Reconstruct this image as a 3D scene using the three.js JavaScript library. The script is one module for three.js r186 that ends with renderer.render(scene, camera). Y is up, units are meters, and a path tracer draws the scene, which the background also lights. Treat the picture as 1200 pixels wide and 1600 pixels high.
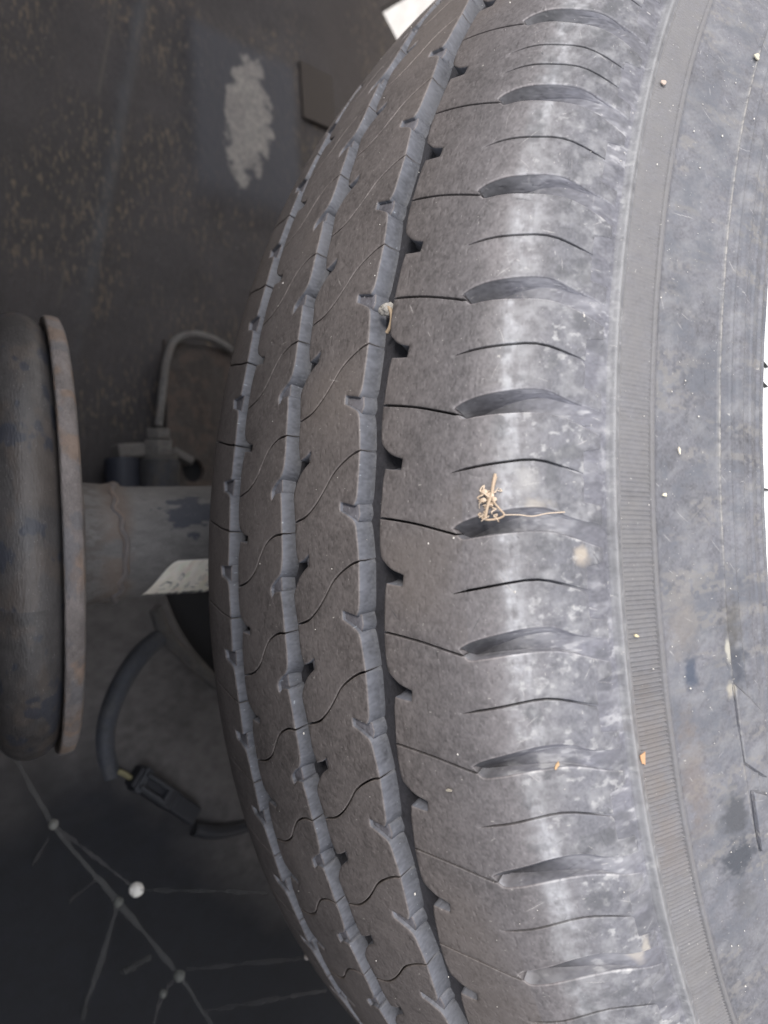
import * as THREE from 'three';
import { RoundedBoxGeometry } from 'three/addons/geometries/RoundedBoxGeometry.js';
import { mergeGeometries } from 'three/addons/utils/BufferGeometryUtils.js';

// ------------------------------------------------------------------ camera, sky, sun, exposure
const scene = new THREE.Scene();
const camera = new THREE.PerspectiveCamera(65.55, 0.75, 0.01, 200);
camera.position.set(0.19266, 0.78813, 0);
camera.quaternion.setFromRotationMatrix(new THREE.Matrix4().makeBasis(
  new THREE.Vector3(0.699318, -0.711874, 0.064723),
  new THREE.Vector3(0.085691, -0.006404, -0.996301),
  new THREE.Vector3(0.709656, 0.702278, 0.056523)));
camera.focus = 0.235; camera.userData.fStop = 13;
camera.updateMatrixWorld();

const renderer = new THREE.WebGLRenderer({ antialias: true });
renderer.toneMapping = THREE.LinearToneMapping;
renderer.toneMappingExposure = 2.35;
renderer.shadowMap.enabled = true;

{ // pale overcast sky, a little bluer towards the zenith
  const w = 64, h = 32, d = new Float32Array(w * h * 4);
  for (let j = 0; j < h; j++) for (let i = 0; i < w; i++) {
    const e = ((j + 0.5) / h - 0.5) * Math.PI, up = Math.max(0, Math.sin(e)), o = (j * w + i) * 4;
    const l = e > 0 ? 0.95 - 0.1 * up : 0.4;
    d[o] = l * (0.98 - 0.07 * up); d[o + 1] = l * (1.0 - 0.02 * up); d[o + 2] = l * (1.06 + 0.08 * up); d[o + 3] = 1;
  }
  const t = new THREE.DataTexture(d, w, h, THREE.RGBAFormat, THREE.FloatType);
  t.mapping = THREE.EquirectangularReflectionMapping; t.magFilter = THREE.LinearFilter; t.needsUpdate = true;
  scene.background = t; scene.environment = t;
}
const sun = new THREE.DirectionalLight(0xfff8f0, 1.3);
sun.position.set(2.2, 3.0, -1.6); sun.target.position.set(0, 0.4, 0);
sun.castShadow = true; sun.shadow.radius = 30; sun.shadow.mapSize.set(2048, 2048);
Object.assign(sun.shadow.camera, { left: -2, right: 2, top: 2, bottom: -2, near: 0.1, far: 12 });
scene.add(sun, sun.target);

// ------------------------------------------------------------------ helpers
let seedState = 12345;
const rnd = () => { seedState = (seedState * 1664525 + 1013904223) >>> 0; return seedState / 4294967296; };
const clamp = (x, a = 0, b = 1) => Math.min(b, Math.max(a, x));
const sst = (a, b, x) => { const t = clamp((x - a) / (b - a)); return t * t * (3 - 2 * t); };
const lerp = (a, b, t) => a + (b - a) * t;
const NT = new Float32Array(65536); for (let i = 0; i < 65536; i++) NT[i] = rnd();
function vn(x, y) {
  const xi = Math.floor(x), yi = Math.floor(y), fx = x - xi, fy = y - yi, u = fx * fx * (3 - 2 * fx), v = fy * fy * (3 - 2 * fy);
  const a = NT[(xi & 255) | ((yi & 255) << 8)], b = NT[((xi + 1) & 255) | ((yi & 255) << 8)], c = NT[(xi & 255) | (((yi + 1) & 255) << 8)], d = NT[((xi + 1) & 255) | (((yi + 1) & 255) << 8)];
  return a + (b - a) * u + (c - a) * v + (a - b - c + d) * u * v;
}
const fbm = (x, y, o = 3) => { let s = 0, a = 0.5, n = 0; for (let i = 0; i < o; i++) { s += a * vn(x + i * 37.1, y + i * 11.7); n += a; a *= 0.5; x *= 2.03; y *= 2.03; } return s / n; };
const toS = (l) => 255 * (l <= 0.0031308 ? 12.92 * l : 1.055 * Math.pow(l, 1 / 2.4) - 0.055);
const SRGB = new Uint8Array(4096); for (let i = 0; i < 4096; i++) SRGB[i] = Math.round(toS(i / 4095));
function colorTex(w, h, fn, wrap = true) { // fn(i, j, out) gives linear colour
  const d = new Uint8Array(w * h * 4), o = [0, 0, 0];
  for (let j = 0; j < h; j++) for (let i = 0; i < w; i++) {
    fn(i, j, o); const p = (j * w + i) * 4;
    for (let c = 0; c < 3; c++) d[p + c] = SRGB[clamp(o[c]) * 4095 | 0]; d[p + 3] = 255;
  }
  return finish(new THREE.DataTexture(d, w, h), wrap, true);
}
function greyTex(w, h, fn, wrap = true) {
  const d = new Uint8Array(w * h * 4);
  for (let j = 0; j < h; j++) for (let i = 0; i < w; i++) { const p = (j * w + i) * 4; d[p] = d[p + 1] = d[p + 2] = clamp(fn(i, j)) * 255; d[p + 3] = 255; }
  return finish(new THREE.DataTexture(d, w, h), wrap, false);
}
function finish(t, wrap, srgb) {
  if (wrap) t.wrapS = t.wrapT = THREE.RepeatWrapping;
  t.magFilter = THREE.LinearFilter; t.minFilter = THREE.LinearMipmapLinearFilter; t.generateMipmaps = true;
  if (srgb) t.colorSpace = THREE.SRGBColorSpace; t.needsUpdate = true; return t;
}
const taken = {};
const numbered = (n) => { const k = taken[n] = (taken[n] ?? -1) + 1; return k ? n + '_' + String(k).padStart(3, '0') : n; };
function mesh(name, g, m, parent) { const o = new THREE.Mesh(g, m); o.name = parent === scene ? numbered(name) : name; o.castShadow = o.receiveShadow = true; parent.add(o); return o; }
function thing(name, label, category, pos = [0, 0, 0], group) {
  const o = new THREE.Group(); o.name = numbered(name); o.position.set(...pos); o.userData = { label, category }; if (group) o.userData.group = group; scene.add(o); return o;
}
const V3 = (a) => new THREE.Vector3(...a);
function tube(pts, r, seg = 40, rad = 10) {
  return new THREE.TubeGeometry(new THREE.CatmullRomCurve3(pts.map(V3), false, 'centripetal'), seg, r, rad, false);
}
const std = (o) => new THREE.MeshStandardMaterial({ roughness: 0.8, ...o });
const rgb = (r, g, b) => new THREE.Color().setRGB(r, g, b);

// ------------------------------------------------------------------ the tyre's section: points (axial, radius), worn crown to bead
const PITCH = 2 * Math.PI / 66, PMM = 30.47, AXLE = 0.32;
const PROF = [[-0.066, 0.215], [-0.078, 0.235], [-.083, .255], [-.0845, .275], [-.0815, .289], [-.0755, .2985], [-.0660, .3063], [-.0590, .3092], [-.0474, .3122], [-.0257, .3169], [-.0101, .3188], [.006, .3202], [.0258, .3203], [.0410, .3199], [.0525, .3188], [.0640, .3168], [.0705, .3145], [.0765, .3103], [.0835, .3042], [.0890, .2975], [.0925, .290], [.098, .280], [.1075, .2618], [.1119, .250], [.1100, .2376], [.104, .2245], [.0965, .2125]];
const curve = new THREE.CatmullRomCurve3(PROF.map(([a, r]) => new THREE.Vector3(a, r, 0)), false, 'centripetal');
curve.arcLengthDivisions = 1200;
const VTOT = curve.getLength() * 1000, NP = 1600, PA = [], PR = [], NA = [], NR = [];
{ const pts = curve.getSpacedPoints(NP); for (let i = 0; i <= NP; i++) { PA.push(pts[i].x); PR.push(pts[i].y); }
  for (let i = 0; i <= NP; i++) { const p = Math.max(0, i - 3), q = Math.min(NP, i + 3), da = PA[q] - PA[p], dr = PR[q] - PR[p], l = Math.hypot(da, dr); NA.push(-dr / l); NR.push(da / l); } }
const at = (arr, v) => { const x = clamp(v / VTOT) * NP, i = Math.min(NP - 1, Math.floor(x)); return lerp(arr[i], arr[i + 1], x - i); };
const vOf = (aMm, outer = true) => { // arc length for an axial position on the tread or the outer sidewall's upper half
  let best = 0, bd = 1e9; for (let i = 0; i <= NP; i++) { if (PR[i] < 0.2501) continue; if (outer && PA[i] < -0.084 ) continue; const d = Math.abs(PA[i] * 1000 - aMm); if (d < bd) { bd = d; best = i; } } return best / NP * VTOT;
};
const VT = {}; const V = (aMm) => VT[aMm] ??= vOf(aMm);
const vR1 = V(92.5), vR2 = V(98), vR3 = V(107.5), vCrest = V(75.5), vMax = V(111.2);
const warp = (th) => { const t = Math.abs(th), w = t < 0.75 ? t : 0.75 * (1 - sst(0.75, Math.PI, t)); return Math.sign(th) * w; };
function place(v, s, depth, out) { // depth in mm below the worn surface; s in tread pitches round the tyre
  const na = at(NA, v), nr = at(NR, v), a0 = at(PA, v) - na * depth / 1000, r = at(PR, v) - nr * depth / 1000, th = -s * PITCH;
  const a = a0 - 0.09968 * warp(th) * (a0 - 0.21379);
  out.push(a, AXLE + r * Math.cos(th), -r * Math.sin(th));
}
const normalAt = (v, s, ta = 0, ts = 0, k = 1) => { // profile normal plus a tangential lean (ta along v, ts along s)
  const na = at(NA, v), nr = at(NR, v), th = -s * PITCH;
  const A = na * k + nr * ta, R = nr * k - na * ta, n = new THREE.Vector3(A, R * Math.cos(th) + ts * Math.sin(th), -R * Math.sin(th) + ts * Math.cos(th));
  return n.normalize();
};
const baseDepth = (v) => { const x = v; return 5.4 * (1 - sst(V(66), V(84), x) * 0.62 - sst(V(81), V(89.5), x) * 0.355) * sst(V(-83), V(-70), x) + (x > V(92.2) ? 0 : x > V(80) ? lerp(0.25, 0.1, sst(V(80), V(89), x)) : 0.25); };

// ------------------------------------------------------------------ tyre materials: dust, scuffs and wear on black rubber
const TW = 2048, TH = 2048;
const smudges = [ // [v, s, half size in v (mm), half size in s (pitch), linear colour, hardness, strength]
  [V(101.8), 1.315, 2.6, 0.19, [0.04, 0.052, 0.078], 0.45, 0.85], [V(108.4), 1.35, 3.6, 0.24, [0.045, 0.05, 0.064], 0.3, 0.85],
  [V(108.2), 0.95, 3.6, 0.3, [0.07, 0.066, 0.062], 0.1, 0.8],
  [V(105.3), 2.95, 4.8, 0.3, [0.058, 0.06, 0.067], 0.45, 0.9], [V(104.3), 3.43, 6.4, 0.2, [0.046, 0.05, 0.06], 0.6, 0.95], [V(104.5), 3.9, 5, 0.2, [0.06, 0.06, 0.064], 0.3, 0.5],
  [V(101), 0.85, 5, 0.4, [0.2, 0.175, 0.15], 0.1, 0.4], [V(100.5), 2.4, 4, 0.7, [0.16, 0.125, 0.1], 0.1, 0.4], [V(95), 1.9, 6, 0.7, [0.15, 0.12, 0.1], 0.1, 0.28], [V(95.5), 2.85, 5, 0.5, [0.16, 0.125, 0.105], 0.1, 0.25],
  [V(88.5), 0.08, 2.2, 0.09, [0.36, 0.31, 0.25], 0.3, 0.85], [V(89.6), 3.78, 1.2, 0.16, [0.34, 0.31, 0.27], 0.3, 0.8], [V(79.5), -0.56, 3, 0.14, [0.32, 0.31, 0.3], 0.1, 0.7],
  [V(81), -0.36, 4, 0.06, [0.36, 0.33, 0.29], 0.1, 0.7], [V(107.3), 1.2, 0.9, 0.16, [0.36, 0.34, 0.29], 0.2, 0.9], [V(107.1), 1.62, 1.3, 0.09, [0.36, 0.33, 0.27], 0.2, 0.8],
];
const rubberColor = colorTex(TW, TH, (i, j, o) => {
  const s = i / TW * 16 - 8, v = j / TH * VTOT, y = s * PMM;
  const n0 = fbm(v / 38 + 3, y / 38, 2), n1 = fbm(v / 13 + 9, y / 13, 3), n2 = fbm(v / 3.6, y / 3.6 + 5, 3), n3 = vn(v / 0.45, y / 0.6), n4 = fbm(v / 1.3 + 70, y / 1.3, 2);
  const side = sst(V(70), V(86), v);
  const mid = sst(V(36), V(68), v) * (1 - side);
  let r = lerp(0.136 + 0.012 * mid, 0.13, side), g = lerp(0.1205 + 0.016 * mid, 0.129, side), b = lerp(0.1165 + 0.022 * mid, 0.1415, side);
  let m = 0.74 + 0.34 * n1 + 0.25 * (n2 - 0.5) + 0.3 * (n3 - 0.5) + 0.36 * (n4 - 0.5) + 0.3 * (n0 - 0.5);
  r *= m; g *= m; b *= m;
  const to = (R, G, B, k) => { r = lerp(r, R, k); g = lerp(g, G, k); b = lerp(b, B, k); };
  if (v < V(66)) { // brown film and tiny scuffs on the running surface
    to(0.135, 0.114, 0.1, 0.4 * sst(0.45, 0.75, n0)); to(0.07, 0.066, 0.064, 0.35 * sst(0.58, 0.8, n4) * sst(0.4, 0.7, n1));
  }
  // pale, rubbed shoulder crest
  const dv = v - vCrest - 2.2 * (n1 - 0.5) - 0.5 * Math.max(0, s - 0.3), crest = Math.exp(-Math.pow(dv > 0 ? dv / 5.2 : dv / 2.6, 2));
  to(0.36, 0.36, 0.372, clamp(crest * (0.28 + 0.95 * sst(0.38, 0.72, 0.6 * fbm(v / 2.2 + 40, y / 9, 4) + 0.4 * fbm(v / 7 + 140, y / 2.0, 4))) * (0.4 + 0.9 * n4) * 0.74));
  // blotches of dried mud film over the shoulder
  const sh = sst(V(71), V(76), v) * (1 - sst(vR1 + 1, vR1 + 4, v));
  to(0.245, 0.243, 0.247, 0.5 * sh * sst(0.42, 0.74, fbm(v / 3.4 + 90, y / 3.4 + 17, 5)) * (0.4 + 1.2 * n4)); to(0.36, 0.355, 0.35, 0.6 * sh * sst(0.58, 0.76, fbm(v / 2.0 + 290, y / 1.6 + 17, 5)) * sst(0.42, 0.62, n1) * (0.4 + 1.2 * n4));
  to(0.068, 0.069, 0.074, 0.55 * sh * sst(0.58, 0.75, fbm(v / 6 + 190, y / 6 + 77, 4)));
  // moulded ridge beside the shoulder
  to(0.235, 0.233, 0.235, 0.75 * Math.exp(-Math.pow((v - vR1 - 0.2) / 1.5, 2)) * (0.5 + n2));
  // serrated band: brownish
  if (v > vR1 + 2 && v < vR2 + 0.5) to(0.15, 0.144, 0.143, 0.75 - 0.6 * (n2 - 0.5));
  // sidewall mottling
  const sw = sst(vR2, vR2 + 2, v);
  to(0.2, 0.2, 0.206, 0.6 * sw * sst(0.38, 0.76, 0.65 * fbm(v / 5 + 31, y / 6, 5) + 0.35 * fbm((v + y) / 2.5 + 31, (v - y) / 12, 3)));
  to(0.092, 0.097, 0.112, 0.74 * sw * sst(0.4, 0.74, 0.7 * fbm(v / 6 + 131, y / 7 + 60, 5) + 0.3 * n4));
  to(0.2, 0.185, 0.165, 0.45 * sw * sst(0.5, 0.75, fbm(v / 16 + 231, y / 5 + 60, 4)) * sst(0.35, 0.6, n4));
  const r3 = Math.exp(-Math.pow((v - vR3 - 0.5 * Math.max(0, s - 3)) / 0.42, 2)) * (s < 0.35 ? 1 : 0.35) * (s > -6.2 ? 1 : 0);
  to(0.34, 0.32, 0.29, r3 * clamp(0.55 + (n4 - 0.5) * 1.4));
  for (const [sv, ss, hv, hs, c, hard, k] of smudges) {
    const q = Math.hypot((v - sv) / hv, (s - ss) / hs) + (n2 - 0.5) * 1.0 + (n4 - 0.5) * 0.5; if (q < 1.8) to(c[0], c[1], c[2], k * (1 - sst(hard, 1.25, q)));
  }
  // dust specks
  const sp = vn(v / 0.55 + 33, y / 0.55 + 12); if (sp > 0.965 && n4 > 0.5) to(0.4, 0.38, 0.35, 0.7);
  o[0] = r; o[1] = g; o[2] = b;
});
{ // scrapes and scratches, drawn one by one into the colour map
  const d = rubberColor.image.data;
  const put = (v, y, c, k) => { const i = Math.round((y / PMM + 8) / 16 * TW), j = Math.round(v / VTOT * TH); if (i < 0 || j < 0 || i >= TW || j >= TH) return; const p = (j * TW + i) * 4; for (let q = 0; q < 3; q++) d[p + q] = lerp(d[p + q], c[q], k); };
  for (let n = 0; n < 1000; n++) {
    const z = rnd(), v0 = z < 0.5 ? lerp(V(66), vR1 - 1, rnd()) : z < 0.85 ? lerp(vR2, vMax + 14, rnd()) : lerp(V(-40), V(64), rnd()), y0 = (rnd() * 15 - 7.5) * PMM, a = z < 0.5 ? rnd() * 3.14 : rnd() < 0.6 ? 0.7 + rnd() * 0.5 : rnd() * 3.14, L = 1 + 7 * rnd() ** 3, pale = rnd() < 0.72, k0 = 0.08 + 0.42 * rnd() ** 2.5, c = pale ? [176, 172, 168] : [62, 63, 66], bend = (rnd() - 0.5) * 0.12, w = rnd() < 0.2 ? 1 : 0;
    let v = v0, y = y0, t = a; const N = Math.round(L / 0.1);
    for (let q = 0; q < N; q++) { t += bend * 0.1; v += Math.cos(t) * 0.1; y += Math.sin(t) * 0.1; const k = k0 * Math.sin(Math.PI * q / N) * (0.4 + 1.0 * NT[(q * 7 + n * 131) & 65535]); put(v, y, c, k); if (w) put(v + 0.16, y, c, k * 0.7); }
  }
}
const rubberBump = greyTex(TW, TH, (i, j) => {
  const s = i / TW * 16 - 8, v = j / TH * VTOT, y = s * PMM;
  return 0.5 + 0.35 * (fbm(v / 0.8, y / 0.8 + 3, 2) - 0.5) + 0.45 * (fbm(v / 3 + 7, y / 3, 3) - 0.5) - 0.35 * sst(0.7, 0.9, vn(v / 1.1 + 60, y / 1.1));
});
const rubber = std({ map: rubberColor, bumpMap: rubberBump, bumpScale: 0.00022, roughness: 0.62, vertexColors: true });
const uvOf = (v, s) => [(s + 8) / 16, v / VTOT];

// ------------------------------------------------------------------ tread blocks
const slotShift = (v) => 16 * clamp((V(91) - v) / (V(91) - V(66))) * sst(V(52), V(58), v); // slots show the film beyond the rubbed crest
function refine(pts, tris, L) { // split edges longer than L, neighbours alike
  for (let pass = 0; pass < 12; pass++) {
    const mid = new Map(), out = []; let any = false;
    const half = (a, b) => {
      const p = pts[a], q = pts[b]; if (Math.hypot(p[0] - q[0], p[1] - q[1]) <= L) return -1;
      const k = a < b ? a * 1e6 + b : b * 1e6 + a; if (!mid.has(k)) { mid.set(k, pts.length); pts.push([(p[0] + q[0]) / 2, (p[1] + q[1]) / 2]); } return mid.get(k);
    };
    for (const [a, b, c] of tris) {
      const ab = half(a, b), bc = half(b, c), ca = half(c, a), n = (ab >= 0) + (bc >= 0) + (ca >= 0);
      if (!n) { out.push([a, b, c]); continue; } any = true;
      if (n === 3) out.push([a, ab, ca], [ab, b, bc], [ca, bc, c], [ab, bc, ca]);
      else if (n === 1) { if (ab >= 0) out.push([a, ab, c], [ab, b, c]); else if (bc >= 0) out.push([a, b, bc], [a, bc, c]); else out.push([a, b, ca], [ca, b, c]); }
      else if (ab < 0) out.push([a, b, bc], [a, bc, ca], [ca, bc, c]);
      else if (bc < 0) out.push([a, ab, ca], [ab, b, c], [ab, c, ca]);
      else out.push([b, bc, ab], [a, ab, bc], [a, bc, c]);
    }
    tris = out; if (!any) break;
  }
  return tris;
}
// outline: list of segments { pts: [[a mm, s], ...], sipe } going round once; consecutive segments share end points
function outlineOf(segs) {
  const out = [];
  for (const { pts, sipe, sharp, kind = '' } of segs) {
    const P = pts.map(([a, s]) => new THREE.Vector3(V(a), s * PMM, 0));
    if (sharp) { for (let i = 0; i + 1 < P.length; i++) { const n = Math.max(1, Math.round(P[i].distanceTo(P[i + 1]) / 0.9)); for (let k = 0; k < n; k++) { const p = P[i].clone().lerp(P[i + 1], k / n); out.push([p.x, p.y, sipe ? 1 : 0, kind]); } } }
    else { // corners (third entry) split the line into separate smooth runs
      let from = 0;
      for (let i = 1; i < P.length; i++) if (i === P.length - 1 || pts[i][2]) {
        const run = P.slice(from, i + 1), rc = new THREE.CatmullRomCurve3(run, false, 'centripetal'), n = Math.max(1, Math.round(rc.getLength() / (sipe ? 1.0 : 0.7))), q = rc.getSpacedPoints(n);
        for (let k = 0; k < n; k++) out.push([q[k].x, q[k].y, sipe ? 1 : 0, kind]); from = i;
      }
    }
  }
  const clean = []; for (const p of out) { const l = clean[clean.length - 1]; if (!l || Math.hypot(p[0] - l[0], p[1] - l[1]) > 0.12) clean.push(p); }
  return clean;
}
function blockGeometry(ring, m, { bevel = 0.5, floor = null, lift = 0, tint = [1, 1, 1] } = {}) {
  let area = 0; const n = ring.length;
  for (let i = 0; i < n; i++) { const p = ring[i], q = ring[(i + 1) % n]; area += p[0] * q[1] - q[0] * p[1]; }
  if (area < 0) ring = ring.slice().reverse();
  const nor = ring.map((p, i) => { // outward 2D normals
    const a = ring[(i + n - 1) % n], b = ring[(i + 1) % n];
    let e1 = [p[0] - a[0], p[1] - a[1]], e2 = [b[0] - p[0], b[1] - p[1]]; const l1 = Math.hypot(...e1) || 1, l2 = Math.hypot(...e2) || 1;
    let nx = e1[1] / l1 + e2[1] / l2, ny = -e1[0] / l1 - e2[0] / l2; const l = Math.hypot(nx, ny) || 1; return [nx / l, ny / l];
  });
  const pos = [], nrm = [], uv = [], col = [], idx = [];
  const push = (v, y, depth, nv, c) => { const s = y / PMM + m; place(v, s, depth, pos); nrm.push(nv.x, nv.y, nv.z); uv.push(...uvOf(v, s)); col.push(...c); };
  const bv = (p) => p[3] === 'dust' ? 0.3 : p[2] ? 0.2 : p[3] === 'scoop' ? 0.8 : p[3] === 'edge' ? 0.35 : bevel;
  const GT = [0.92, 1.07, 1.26], WT = [1, 1, 1.02], slotShade = (v) => lerp(0.36, 1.1, sst(V(68), V(83), v)), tintB = (p) => p[3] === 'dust' ? [1.5, 1.48, 1.45] : p[3] === 'low' ? [1.6, 1.58, 1.56] : p[3] === 'scoop' ? [1.7, 1.68, 1.66] : [1.25, 1.25, 1.25], tintW = (p) => p[3] === 'dust' ? [0.55, 0.54, 0.53] : p[2] ? [0.7, 0.7, 0.7] : p[3] === 'scoop' ? [slotShade(p[0]), slotShade(p[0]), slotShade(p[0]) * 1.05] : p[3] ? [1, 1, 1.02] : p[0] > V(60) ? WT : GT;  // wall tints put shade into sipes and the inner ends of slots
  const inner = ring.map((p, i) => { const b = bv(p); return [p[0] - nor[i][0] * b, p[1] - nor[i][1] * b]; });
  // top
  const P2 = inner.map((p) => p.slice());
  let tris = THREE.ShapeUtils.triangulateShape(inner.map((p) => new THREE.Vector2(p[0], p[1])), []);
  tris = refine(P2, tris, 2.6);
  const white = tint;
  P2.forEach((p, i) => { const s = p[1] / PMM + m, e = i < n ? 0.25 : 0; push(p[0], p[1], -lift, normalAt(p[0], s, e ? nor[i][0] * e : 0, e ? nor[i][1] * e : 0), white); });
  for (const [a, b, c] of tris) {
    const A = P2[a], B = P2[b], C = P2[c]; const ar = (B[0] - A[0]) * (C[1] - A[1]) - (C[0] - A[0]) * (B[1] - A[1]);
    if (ar > 0) idx.push(a, c, b); else idx.push(a, b, c);
  }
  // bevel and wall rings: [offset along the outward normal as a share of bevel, depth, lean, tint]
  const rings = [[-0.3, 0.22, 0.9, 1], [0, 1, 2.2, 2]]; let prev = 0;
  rings.forEach(([o, d, lean, t]) => {
    const start = pos.length / 3;
    ring.forEach((p, i) => { const b = bv(p), v = p[0] + nor[i][0] * b * o, y = p[1] + nor[i][1] * b * o, s = y / PMM + m;
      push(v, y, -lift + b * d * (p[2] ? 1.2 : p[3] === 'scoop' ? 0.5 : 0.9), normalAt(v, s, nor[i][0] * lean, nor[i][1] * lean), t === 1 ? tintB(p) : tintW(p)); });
    for (let i = 0; i < n; i++) { const j = (i + 1) % n; idx.push(prev + i, start + j, start + i, prev + i, prev + j, start + j); }
    prev = start;
  });
  const w0 = pos.length / 3, NW = 5; // wall, its own normals: a rounded channel side, straight in sipes
  for (let f = 0; f < NW; f++) ring.forEach((p, i) => {
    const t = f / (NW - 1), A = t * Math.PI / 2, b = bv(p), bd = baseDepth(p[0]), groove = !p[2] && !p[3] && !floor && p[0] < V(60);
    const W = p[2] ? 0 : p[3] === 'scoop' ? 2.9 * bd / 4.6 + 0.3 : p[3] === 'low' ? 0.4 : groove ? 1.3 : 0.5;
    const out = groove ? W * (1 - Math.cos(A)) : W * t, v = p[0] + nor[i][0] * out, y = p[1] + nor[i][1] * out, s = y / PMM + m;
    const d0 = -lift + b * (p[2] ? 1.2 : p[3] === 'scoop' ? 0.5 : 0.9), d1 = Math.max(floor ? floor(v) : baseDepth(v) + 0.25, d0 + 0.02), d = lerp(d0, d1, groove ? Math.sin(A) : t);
    const q = groove ? 3.2 * (1 - t) + 0.35 : p[3] === 'scoop' ? 0.9 : 2.6, tw = tintW(p), k = groove ? lerp(1.18, 0.42, t) : 1;  // k paints the shade deeper down a groove wall
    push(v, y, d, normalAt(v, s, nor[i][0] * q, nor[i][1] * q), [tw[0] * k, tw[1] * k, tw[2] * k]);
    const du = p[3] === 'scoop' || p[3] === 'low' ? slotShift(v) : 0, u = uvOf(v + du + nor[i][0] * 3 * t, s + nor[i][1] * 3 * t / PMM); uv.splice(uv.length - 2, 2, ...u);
  });
  for (let f = 0; f + 1 < NW; f++) for (let i = 0; i < n; i++) { const j = (i + 1) % n, a = w0 + f * n, c = a + n; idx.push(a + i, c + j, c + i, a + i, a + j, c + j); }
  const g = new THREE.BufferGeometry();
  g.setAttribute('position', new THREE.Float32BufferAttribute(pos, 3)); g.setAttribute('normal', new THREE.Float32BufferAttribute(nrm, 3));
  g.setAttribute('uv', new THREE.Float32BufferAttribute(uv, 2)); g.setAttribute('color', new THREE.Float32BufferAttribute(col, 3)); g.setIndex(idx);
  return g;
}
const rev = (l) => l.slice().reverse(), sh = (l, d) => l.map(([a, s, c]) => [a, s + d, c]);
const GAP = 0.0105; // half a sipe, in pitches
const S23 = [[32.3, -1.975], [29.9, -1.963], [25.7, -1.901], [21.5, -1.807], [17.6, -1.664], [14.2, -1.55], [9.5, -1.441], [3.9, -1.394]];
const S12 = [[-3.4, -2.294], [-7.9, -2.287], [-13.0, -2.21], [-16.7, -2.079], [-20.2, -1.937], [-25.2, -1.832], [-33, -1.774]];
const THIN = [[40.3, -1.345], [46, -1.31], [52.5, -1.262], [64.7, -1.141]];
const THINL = [[-41, -1.413], [-48, -1.46], [-56, -1.54], [-64.5, -1.619]];
const G3R = [[40.3, -1.345], [40.2, -1.2], [40.6, -1.0], [41.9, -.946], [44.2, -.885], [48.0, -.835, 1], [47.5, -.742, 1], [44.5, -.756], [42.1, -.772, 1], [41.4, -.7], [40.8, -.5], [40.3, -.345]];
const G3L = [[32.3, -1.975], [31.9, -1.75], [31.3, -1.54], [30.3, -1.482, 1], [24.6, -1.53, 1], [24.6, -1.452, 1], [27.9, -1.395], [30.6, -1.33], [31.7, -1.15], [32.3, -.975]];
const G2L = [[-3.4, -2.294], [-3.2, -2.106], [-3.5, -1.971], [-4.9, -1.89], [-8.2, -1.82], [-10.3, -1.755], [-10.1, -1.66, 1], [-7.9, -1.715], [-4.7, -1.722, 1], [-4.0, -1.6], [-3.4, -1.294]];
const G2R = [[3.9, -1.394], [4.2, -1.131], [5.5, -.995, 1], [8.2, -1.026], [10.7, -1.075, 1], [10.2, -.965], [8.6, -.93], [6.0, -.865], [4.0, -.775], [2.7, -.68], [3.1, -.55], [3.9, -.394]];
const G1R = [[-33, -1.774], [-33.2, -1.65], [-32, -1.448], [-28.6, -1.352], [-25.2, -1.32, 1], [-25.6, -1.25, 1], [-31, -1.278, 1], [-32.6, -1.1], [-33, -.774]];
const G1L = [[-41, -2.413], [-41.6, -2.05], [-42.0, -2.012, 1], [-48.7, -2.02, 1], [-47.9, -1.91, 1], [-42.3, -1.821], [-41.2, -1.6], [-41, -1.413]];
const SLOTL = [[64.7, -1.141], [65.7, -1.107], [69.3, -1.113], [73.2, -1.126], [76.6, -1.132], [80.2, -1.135], [83.6, -1.121], [86.3, -1.082], [88.8, -1.025], [91.2, -.955]];
const SLOTU = [[63.4, -1.196], [65.6, -1.236], [68.8, -1.271], [73.0, -1.303], [77.6, -1.330], [82.1, -1.327], [84.3, -1.296], [86.7, -1.238], [88.9, -1.196], [91.2, -1.150]];
const SIPE = [[89.05, -.595], [87.4, -.634], [85.3, -.677], [83.1, -.712], [80.9, -.731], [78.5, -.733], [74.9, -.718], [71.1, -.701], [66.8, -.682], [62.4, -.657]];
const sipeCut = (line, end) => { // a narrow slit running in from the block's outer edge and back
  const a = sh(line.slice(0, -1), -GAP), b = rev(sh(line.slice(0, -1), GAP)), tip = line[line.length - 1];
  return { pts: [...a, tip, ...b], sipe: true, sharp: true };
};
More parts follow.
